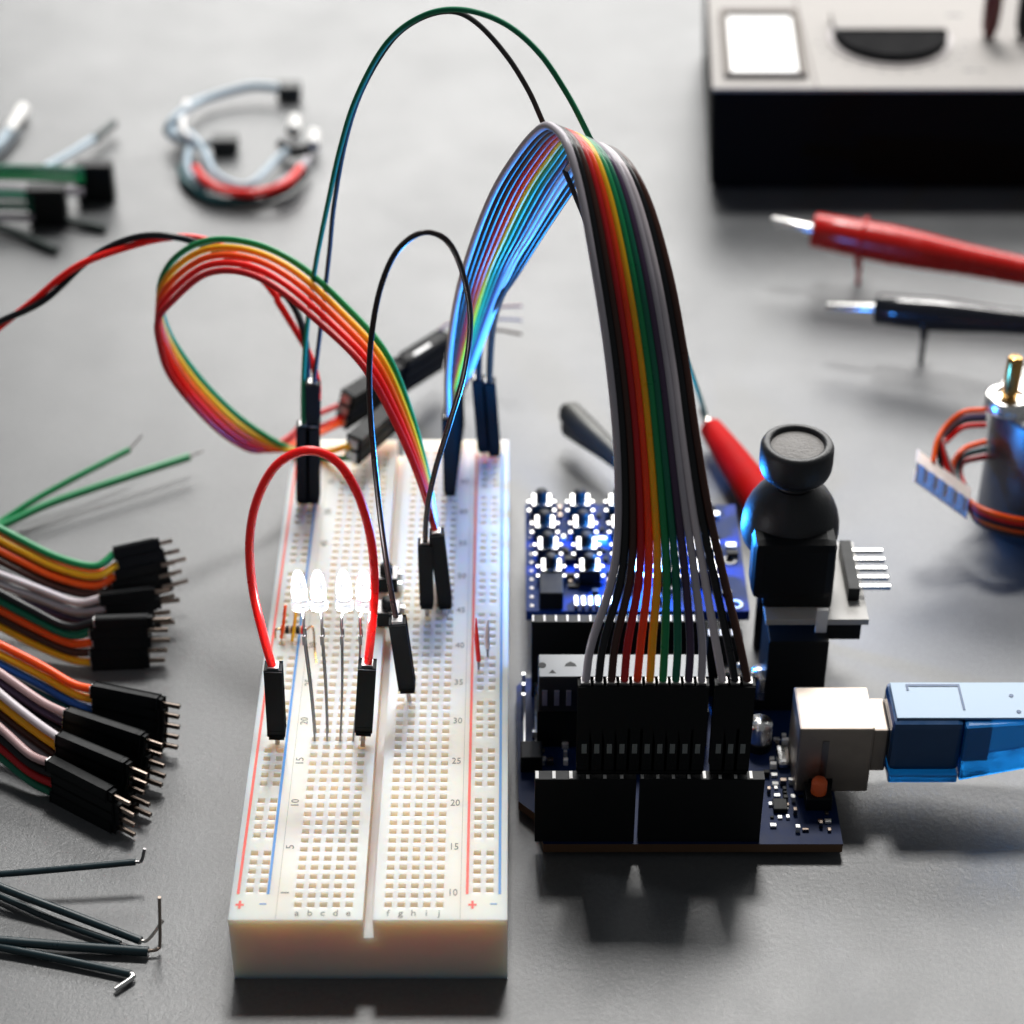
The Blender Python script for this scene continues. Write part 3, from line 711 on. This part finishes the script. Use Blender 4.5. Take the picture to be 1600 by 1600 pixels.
obj('face_plate', skew(MB().use(FACE).box(mx0 + .06, mx1 - .06, my0 + .06, my1 - .06, mz - .119, mz, .03)), t)
a0, a1 = G(1130, 122, mz), G(1230, 20, mz)
bz = MB().use(FRAME)
wx0, wx1, wy0, wy1 = a0.x, a1.x + .12, a0.y, a1.y
for (q0, q1, q2, q3) in ((wx0, wx1, wy0, wy0 + .16), (wx0, wx1, wy1 - .3, wy1), (wx0, wx0 + .22, wy0 + .161, wy1 - .301), (wx1 - .25, wx1, wy0 + .161, wy1 - .301)): bz.box(q0, q1, q2, q3, mz + .002, mz + .16, .02)
o = obj('display_frame', skew(bz), t)
obj('display_glass', skew(MB().use(mat('display_white', (0.8, 0.8, 0.8), .15, spec=.8, emit=(1, 1, .98), es=.3, vary=0)).box(wx0 + .23, wx1 - .26, wy0 + .17, wy1 - .31, mz + .002, mz + .05)), o)  # emission keeps the glass whiter than its frame
obj('panel_seam', MB().use(FRAME).box(wx1 + .22, wx1 + .27, my0 + .1, my1 - .1, mz + .001, mz + .006), t)
dc = G(1393, 70, mz); dr = G(1478, 60, mz).x - dc.x
o = obj('dial_ring', MB().use(mat('dial_ring', (0.45, 0.42, 0.42), .5)).lathe([(dr * 1.12, 0), (dr * 1.12, .03), (dr * 1.02, .05), (.01, .05)], (dc.x, dc.y + .4, mz), 48), t)
nb = 24; pts = [(dr * math.cos(math.pi + math.pi * k / nb), dr * math.sin(math.pi + math.pi * k / nb)) for k in range(nb + 1)]
def halfdisc(m, z0_, z1_):
    mb = MB().use(m); n_ = len(pts); cy = dc.y + .45
    mb.add([(dc.x + x, cy + y, z0_) for x, y in pts] + [(dc.x + x, cy + y, z1_) for x, y in pts], [list(range(n_))[::-1], list(range(n_, 2 * n_))] + [[i, (i + 1) % n_, n_ + (i + 1) % n_, n_ + i] for i in range(n_)])
    return mb
obj('dial_knob', halfdisc(mat('dial_black', (.004, .004, .005), .7, spec=.03), mz + .06, mz + .30), t)
obj('dial_upper', MB().use(FACE).box(dc.x - dr * .98, dc.x + dr * .98, dc.y + .46, dc.y + 1.9, mz + .06, mz + .36, .05), t)
mk = MB().use(mat('meter_print', (0.12, 0.12, 0.13), .6))
for k in range(13):
    a = math.pi + math.pi * (k + .5) / 13; mk.obox((dc.x + math.cos(a) * dr * 1.32, dc.y + .45 + math.sin(a) * dr * 1.32, mz + .004), Vector((.07, 0, 0)), Vector((0, .04, 0)), Vector((0, 0, .002)))
q = G(1490, 24, mz); mk.box(q.x - .25, q.x + .25, q.y - .06, q.y + .06, mz + .002, mz + .006)
q = G(1525, 110, mz); mk.box(q.x - .4, q.x - .05, q.y - .05, q.y + .05, mz + .002, mz + .006); mk.box(q.x + .05, q.x + .3, q.y - .05, q.y + .05, mz + .002, mz + .006)
obj('face_marking', mk, t)
for px, m, lb in ((1545, mat('plug_red', (0.10, 0.006, 0.006), .35), 'dark red test lead plug standing in the multimeter face'), (1598, BLACKP, 'black test lead plug cut by the right edge in the multimeter face')):
    q = G(px, 58, mz); o = thing('lead_plug', lb, 'plug', q)
    obj('sleeve', MB().use(m).lathe([(.16, 0), (.27, .35), (.30, 1.0), (.30, 3.2), (.2, 3.6)], q, 24), o)
    obj('lead', MB().use(m).tube(cr([q + Vector((0, 0, 3.5)), q + Vector((0, .4, 5)), q + Vector((.3, 2.5, 6.4)), q + Vector((1, 6, 6))], 6), .16, 12), o)

# ---------------------------------------------------------------- test probes


def probe(name, lb, m, tipa, tipb, bodyb, discx, r, axisY, label_m):
    a, b_, e = tipa, tipb, bodyb; d = (b_ - a).normalized(); d2 = (e - b_).normalized()
    t = thing('test_probe', lb, 'test probe', (discx.x, discx.y, 0))
    obj('metal_tip', MB().use(BRIGHT).tube([a, a + d * .06, b_ + d * .2], [.09, .15, .15], 14), t)
    L_ = (e - b_).length
    obj('handle', MB().use(m).tube([b_, b_ + d2 * .05, b_ + d2 * L_ * .12, b_ + d2 * L_ * .3, b_ + d2 * L_ * .42, b_ + d2 * L_ * .6, e], [r * .9, r, r * 1.05, r * 1.12, r * 1.05, r * .88, r * .72], 14), t)
    return t, d2


RP = mat('probe_red', (0.55, 0.006, 0.003), .25, spec=.5); BP = mat('probe_black', (0.006, 0.007, 0.010), .2, spec=.6)


def make_probe(lb, m, tip, start, end, dpx, dtop, dbot, r):
    dg = G(dpx, dbot, 0.0); Yc = dg.y                        # guard disc touches the table here
    zc = P(dpx, (dtop + dbot) / 2, Yc).z
    f = lambda q: P(q[0], q[1], Yc + (dpx - q[0]) * 0.004 + (q[2] if len(q) > 2 else 0))
    a, b_, e = f(tip), f(start), f(end)
    t, d2 = probe('p', lb, m, a, b_, e, dg, r, Yc, None)
    c = P(dpx, (dtop + dbot) / 2, Yc)
    ax_ = d2.copy()
    obj('finger_guard', MB().use(m).lathe([(r * 1.02, -.11), (r * 1.45, -.06), (r * 1.55, 0), (r * 1.45, .06), (r * 1.02, .11)], c + Vector((0, 0, .12)), 32, ax_), t)
    obj('guard_foot', MB().use(m).box(c.x - .055, c.x + .055, c.y - .16, c.y + .16, .004, c.z - r * .8, .02), t)
    return t


make_probe('red test probe with bare metal tip lying in front of the multimeter', RP, (1205, 345), (1270, 359), (1680, 440, -.5), 1346, 327, 442, .52)
tb = make_probe('black test probe with bare metal tip lying below the red one', BP, (1290, 481), (1368, 483), (1690, 512, -.3), 1446, 448, 566, .44)

# ---------------------------------------------------------------- stepper motor at the right edge
mc = G(1638, 800, 0); mr_ = mc.x - G(1528, 800, 0).x
t = thing('stepper_motor', 'round steel motor with brass shaft standing at the right edge', 'motor', mc)
mzt = P(1600, 648, mc.y - .6).z
obj('can', MB().use(mat('motor_can', (0.16, 0.155, 0.155), .38, metal=.85)).lathe([(mr_ * .97, .02), (mr_, .08), (mr_, mzt - .08), (mr_ * .97, mzt)], mc, 56), t)
obj('top_plate', MB().use(BRIGHT).lathe([(mr_ * .96, mzt + .001), (mr_ * .94, mzt + .05), (.01, mzt + .05)], mc, 56), t)
sc_ = P(1574, 640, mc.y - .3); sx_, sy_ = sc_.x, sc_.y
o = obj('boss', MB().use(BRIGHT).lathe([(.60, 0), (.60, .28), (.54, .34), (.32, .34), (.30, .28)], (sx_, sy_, mzt + .05), 36), t)
ztop = P(1572, 556, sy_).z
obj('shaft', MB().use(GOLD).lathe([(.20, 0), (.20, ztop - mzt - .22), (.16, ztop - mzt - .15), (.001, ztop - mzt - .15)], (sx_, sy_, mzt + .1), 20), o)
for k, (yo, m) in enumerate(((640, ORANGE), (654, BLACK), (664, RED), (648, PINK))):
    wire('wire', [P(1540, yo, mc.y - .1), P(1505, yo + 4, mc.y - .2), P(1478, yo + 26, mc.y - .4), P(1464 + 3 * k, 690 + 2 * k, mc.y - .8), P(1458 + 12 * k, 722 + 10 * k, mc.y - 1.3)], .065, m, t)
for k, m in enumerate((ORANGE, TEAL, DRED)):
    wire('wire', [P(1540, 690 + 12 * k, mc.y), P(1506, 702 + 10 * k, mc.y - .3), P(1488 + 6 * k, 728 + 5 * k, mc.y - .8), P(1492 + 7 * k, 752 + 3 * k, mc.y - 1.3)], .075, m, t)
for k, m in enumerate((ORANGE, RED, BLACK, ORANGE, BROWN)):
    wire('wire', [P(1508 + 2 * k, 778 + 5 * k, mc.y - 1.7), P(1530, 793 + 6 * k, mc.y - 2.1), P(1565, 806 + 6 * k, mc.y - 2.4), P(1610, 814 + 6 * k, mc.y - 2.3), P(1680, 816 + 6 * k, mc.y - 1.5)], .07, m, t)
ca, cb = P(1432, 728, mc.y - 1.4), P(1512, 786, mc.y - 1.7)
dv = (cb - ca); s_ = Vector((dv.y, -dv.x, 0)).normalized()
LILY = mat('connector_white', (0.80, 0.70, 0.66), .4, sss=.2)
cm = MB().use(LILY).obox((ca + cb) / 2, dv / 2, s_ * .22, Vector((0, 0, .30)), .04)
for k in range(5): cm.obox(ca + dv * (.12 + .19 * k) + s_ * .2 + Vector((0, 0, .08)), dv * .03, s_ * .06, Vector((0, 0, .24)), .01)
obj('plug_connector', cm, t)

# ---------------------------------------------------------------- clips on the table
t = thing('alligator_clip', 'red sleeved alligator clip lying behind the joystick', 'clip', G(1150, 715, 0))
a, b_ = G(1110, 668, .55), G(1196, 790, .62); d = (b_ - a).normalized()
obj('sleeve', MB().use(mat('sleeve_red', (0.46, 0.004, 0.004), .6, spec=.05)).tube([a, a + d * .06, a + d * 1.5, b_], [.27, .32, .42, .52], 20), t)
obj('crimp', MB().use(STEEL).tube([G(1096, 640, .75), a + d * .1], [.09, .13], 10), t)
t = thing('alligator_clip', 'small dull metal alligator clip lying between the board end and the wide ribbon', 'clip', G(920, 690, 0))
DULL = mat('clip_metal', (0.06, 0.06, 0.055), .42, metal=.6)
a, b_ = G(884, 645, 1.0), G(968, 720, .9); d = (b_ - a).normalized(); s_ = d.cross(Vector((0, 0, 1))).normalized()
obj('jaw', MB().use(DULL).tube([a + Vector((0, 0, .1)), a + d * .15 + Vector((0, 0, .12)), a + d * .9, b_], [.22, .33, .38, .26], 14), t)
obj('jaw', MB().use(DULL).tube([a + Vector((0, 0, -.32)), a + d * .2 + Vector((0, 0, -.34)), a + d * .9 + Vector((0, 0, -.2)), b_], [.16, .28, .30, .22], 14), t)
obj('jaw_tip', MB().use(BRIGHT).tube([a + s_ * -.2, a + d * .4 + s_ * -.24 + Vector((0, 0, .1)), a + d * 1.0 + s_ * -.1 + Vector((0, 0, .2))], [.07, .1, .06], 10), t)
obj('grip', MB().use(BRIGHT).tube([b_ - d * .3 + Vector((0, 0, .05)), b_ + d * .5], [.2, .16], 12), t)
wire('wire', [b_ + d * .4, b_ + d * 1.2 + Vector((0, 0, -.2)), b_ + d * 2.2 + Vector((0, 0, -.6))], .09, BLACK, t)

# ---------------------------------------------------------------- bundles of jumper wires at the left


def bundle(label, blocks, base):
    t = thing('jumper_bundle', label, 'wire bundle', base)
    for bl_ in blocks:
        (ax_, ay_, az_), (ex_, ey_, ez_), n_, stack, cols_, wpts = bl_
        a = G(ax_, ay_, az_); b_ = G(ex_, ey_, ez_); st = Vector(stack)
        d = (b_ - a).normalized()
        for i in range(n_):
            o = st * i; jit = rnd.uniform(-.1, .1)
            housing(a + o + d * jit, b_ + o + d * jit, .262, t, pin=.40 + rnd.uniform(-.08, .08), side=st.normalized(), pinm=COPPER, win=False)
            pts = [a + o + d * jit]
            for (wx, wy, wz, sx, sy) in wpts: pts.append(G(wx, wy, wz) + Vector((0, sx * i, sy * i)))
            wire('wire', pts, .098, cols_[i % len(cols_)], t)
    return t


bundle('upper bundle of rainbow jumper wires with black pin connectors at the left edge', [
    ((184, 950, .45), (252, 935, .55), 6, (0, .13, .235), [PALE, BLACK, BROWN, ORANGE, YELLOW, GREEN], [(150, 960, .5, .12, .2), (90, 950, .6, .14, .2), (30, 925, .8, .16, .2), (-40, 890, 1.1, .17, .2)]),
    ((164, 985, .35), (246, 975, .35), 4, (0, .10, .25), [BLACK, PURPLE, GREY, PALE], [(120, 984, .4, .1, .2), (60, 965, .6, .12, .2), (-40, 930, .9, .14, .2)]),
    ((150, 1035, .14), (236, 1032, .14), 5, (0, .06, .26), [YELLOW, BROWN, ORANGE, DGREEN, BLACK], [(110, 1030, .2, .06, .2), (50, 1005, .4, .08, .2), (-40, 958, .8, .09, .2)]),
    ((200, 930, .6), (262, 915, .7), 3, (0, .15, .23), [BROWN, BLACK, ORANGE], [(160, 925, .8, .14, .2), (90, 910, 1.0, .16, .2), (30, 885, 1.2, .17, .2), (-40, 845, 1.5, .18, .2)]),
], G(190, 1000, 0))
bundle('lower bundle of rainbow jumper wires with splayed black pin connectors at the left edge', [
    ((150, 1142, .30), (258, 1164, .25), 5, (0, .08, .24), [PURPLE, TEAL, BLUE, YELLOW, ORANGE], [(115, 1128, .5, .1, .2), (60, 1100, .7, .12, .2), (-40, 1050, 1.1, .14, .18)]),
    ((108, 1178, .25), (232, 1220, .2), 5, (0, .07, .24), [BLACK, YELLOW, BLACK, PURPLE, PINK], [(70, 1158, .5, .1, .2), (20, 1128, .7, .12, .2), (-40, 1090, 1.0, .14, .2)]),
    ((98, 1215, .18), (208, 1262, .15), 5, (0, .06, .24), [BLACK, GREY, BROWN, YELLOW, PALE], [(60, 1190, .4, .1, .2), (10, 1155, .6, .12, .2), (-40, 1115, .9, .14, .2)]),
    ((86, 1240, .14), (186, 1292, .14), 4, (0, .05, .25), [DGREEN, DRED, BLACK, PINK], [(50, 1222, .3, .08, .2), (10, 1190, .5, .1, .2), (-40, 1150, .8, .12, .2)]),
], G(150, 1200, 0))

# ---------------------------------------------------------------- loose wires
t_specs = [
    ('lower green wire with stripped end lying left of the rainbow loop', [(-60, 835, .35), (0, 822, .35), (80, 786, .45), (200, 745, .5), (296, 714, .5)], [(296, 714, .5), (318, 704, .55)], .105, GREEN),
    ('upper green wire with stripped end crossing the other green wire', [(-60, 850, .25), (0, 816, .25), (60, 778, .5), (130, 740, .75), (202, 703, .9)], [(202, 703, .9), (222, 680, 1.05)], .085, GREEN),
]
for lb, pts, tip, r, m in t_specs:
    t = thing('loose_wire', lb, 'wire', G(*pts[2][:2], 0))
    wire('insulation', [G(*p) for p in pts], r, m, t); wire('bare_end', [G(*p) for p in tip], .028, DSTEEL, t)
DT = mat('wire_dark_teal', (0.006, 0.020, 0.026), .3)
dark = [
    ('topmost dark wire of the lower left group, its bent metal tip pointing up', [(-60, 1368, .45), (0, 1366, .5), (105, 1357, .6), (212, 1347, .65)], [(211, 1347, .65), (221, 1345, .66), (226, 1326, .95)], .072),
    ('thick dark wire slanting down to a shiny bent tip at lower left', [(-60, 1358, .5), (0, 1386, .45), (110, 1428, .3), (220, 1470, .2)], [(219, 1470, .2), (232, 1468, .22), (255, 1438, .45)], .092),
    ('dark wire slanting just below the thick one at lower left', [(-60, 1374, .14), (0, 1400, .12), (90, 1440, .11), (188, 1475, .1)], [(188, 1475, .1), (200, 1479, .1)], .075),
    ('dark wire lying level with a tall upright metal tip at lower left', [(-60, 1468, .2), (0, 1470, .2), (100, 1478, .16), (232, 1487, .14)], [(231, 1486, .14), (246, 1483, .16), (250, 1470, .3), (249, 1402, 1.5)], .105),
    ('lowest dark wire with a bright silver tip bent back at lower left', [(-60, 1470, .15), (0, 1480, .15), (100, 1500, .13), (204, 1522, .12)], [(203, 1522, .12), (207, 1527, .12), (180, 1546, .1)], .085),
]
for i, (lb, pts, tip, r) in enumerate(dark):
    t = thing('stripped_wire', lb, 'wire', G(*pts[2][:2], 0), 'dark stripped wires at the lower left')
    wire('insulation', [G(*p) for p in pts], r, DT, t)
    wire('bare_tip', [G(*p) for p in tip], .036 if i < 4 else .06, [DSTEEL, STEEL, DSTEEL, COPPER, BRIGHT][i], t, 5)

# ---------------------------------------------------------------- far left cable group (out of focus)
t = thing('connector_cable', 'green and grey cable with two blocky black connectors in the blurred upper left', 'cable', G(100, 340, 0))
for k, (m, pts) in enumerate(((DGREEN, [(-60, 262, 1.2), (60, 264, 1.2), (130, 268, 1.2)]), (GREEN, [(-60, 275, 1.0), (50, 277, 1.0), (130, 282, 1.0)]), (GREY, [(-60, 292, .7), (60, 298, .7), (130, 300, .7)]), (DGREEN, [(-60, 306, 1.0), (20, 306, 1.0), (52, 310, 1.0)]), (DGREEN, [(-60, 322, .7), (20, 322, .7), (52, 324, .7)]), (GREY, [(-60, 338, .4), (20, 340, .4), (52, 340, .4)]))):
    wire('wire', [G(*p) for p in pts], .13, m, t)
for (xa_, xb_, yb_) in ((122, 180, 318), (47, 106, 356)):
    q0, q1 = G(xa_, yb_, 0), G(xb_, yb_, 0)
    o = obj('connector_block', MB().use(BLACKP).box(q0.x, q1.x, q0.y, q0.y + .5, .02, 1.32, .05), t)
t = thing('connector_cable', 'thin dark lead tips lying below the blocky connectors in the blurred upper left', 'cable', G(50, 385, 0))
for pts in ([(-40, 345, .3), (20, 362, .2), (88, 392, .12)], [(60, 330, .3), (110, 345, .2), (165, 358, .12)]):
    wire('wire', [G(*p) for p in pts], .14, mat('wire_murky', (0.02, 0.032, 0.03), .5), t)
t = thing('sensor_lead', 'pale blue lead with dark tip slanting up in the blurred upper left', 'cable', G(120, 235, 0))
wire('wire', [G(*p) for p in ((70, 262, .9), (110, 240, .6), (150, 215, .4))], .12, PALEBLUE, t)
obj('tip_sleeve', MB().use(mat('tip_grey', (0.06, 0.075, 0.075), .5)).tube([G(148, 217, .4), G(178, 192, .4)], [.17, .15], 12), t)
t = thing('sensor_lead', 'pale lead with a clear white tip at the left edge of the blurred upper left', 'cable', G(5, 210, 0))
wire('wire', [G(*p) for p in ((-60, 262, .3), (-10, 232, .3), (14, 205, .3))], .14, PALEBLUE, t)
wire('wire', [G(*p) for p in ((-50, 272, .2), (0, 240, .2), (30, 204, .2))], .09, SLATE, t)
obj('white_tip', MB().use(WHITEP).tube([G(14, 205, .3), G(36, 170, .3)], [.18, .24], 12), t)

# coiled harness
t = thing('wire_harness', 'coiled harness of pale blue, red and black wires with small connectors in the blurred background', 'cable', G(380, 230, 0))
H_ = [
    (PALEBLUE, .15, [(436, 138, .5), (390, 136, .5), (330, 152, .4), (295, 168, .5), (272, 195, .6), (270, 215, .6)]),
    (PALEBLUE, .13, [(290, 170, .9), (268, 190, .8), (262, 208, .5), (290, 222, .3)]),
    (WHITE, .12, [(292, 160, .7), (284, 190, .8), (290, 210, .8), (310, 222, .6)]),
    (PALEBLUE, .14, [(300, 222, .5), (292, 250, .4), (298, 275, .3), (320, 295, .3)]),
    (PALEBLUE, .13, [(295, 208, .7), (318, 235, .6), (335, 270, .5), (370, 290, .4), (398, 284, .4), (430, 252, .4), (448, 235, .5)]),
    (TEAL, .14, [(282, 262, .25), (290, 285, .2), (318, 306, .2), (350, 315, .2), (400, 312, .2)]),
    (RED, .14, [(304, 262, .7), (320, 282, .6), (350, 298, .5), (400, 302, .5), (445, 288, .6), (470, 262, .6)]),
    (BLACK, .13, [(285, 262, .2), (294, 290, .2), (330, 312, .15), (390, 316, .15), (445, 298, .2), (478, 270, .3)]),
    (SLATE, .12, [(290, 205, .4), (310, 226, .4), (330, 223, .4)]),
    (GREY, .12, [(432, 290, .5), (465, 268, .5), (482, 248, .5)]),
]
for m, r, pts in H_: wire('wire', [G(*p) for p in pts], r, m, t)
DG = mat('harness_black', (0.02, 0.024, 0.024), .5)
for (xa_, ya_, xb_, yb_) in ((434, 141, 470, 141), (332, 224, 372, 224)):
    obj('connector_block', MB().use(DG).obox((G(xa_, ya_, .3) + G(xb_, yb_, .3)) / 2, Vector(((G(xb_, yb_, .3) - G(xa_, ya_, .3)).length / 2, 0, 0)), Vector((0, .3, 0)), Vector((0, 0, .24)), .04), t)
obj('connector_block', MB().use(BLACK).tube([G(440, 225, .4), G(460, 238, .4), G(482, 232, .4)], .2, 10), t)
for (px, py) in ((458, 192), (488, 215)): obj('white_tip', MB().use(WHITEP).tube([G(px, py + 14, .35), G(px + 2, py - 8, .5)], [.26, .2], 12), t)
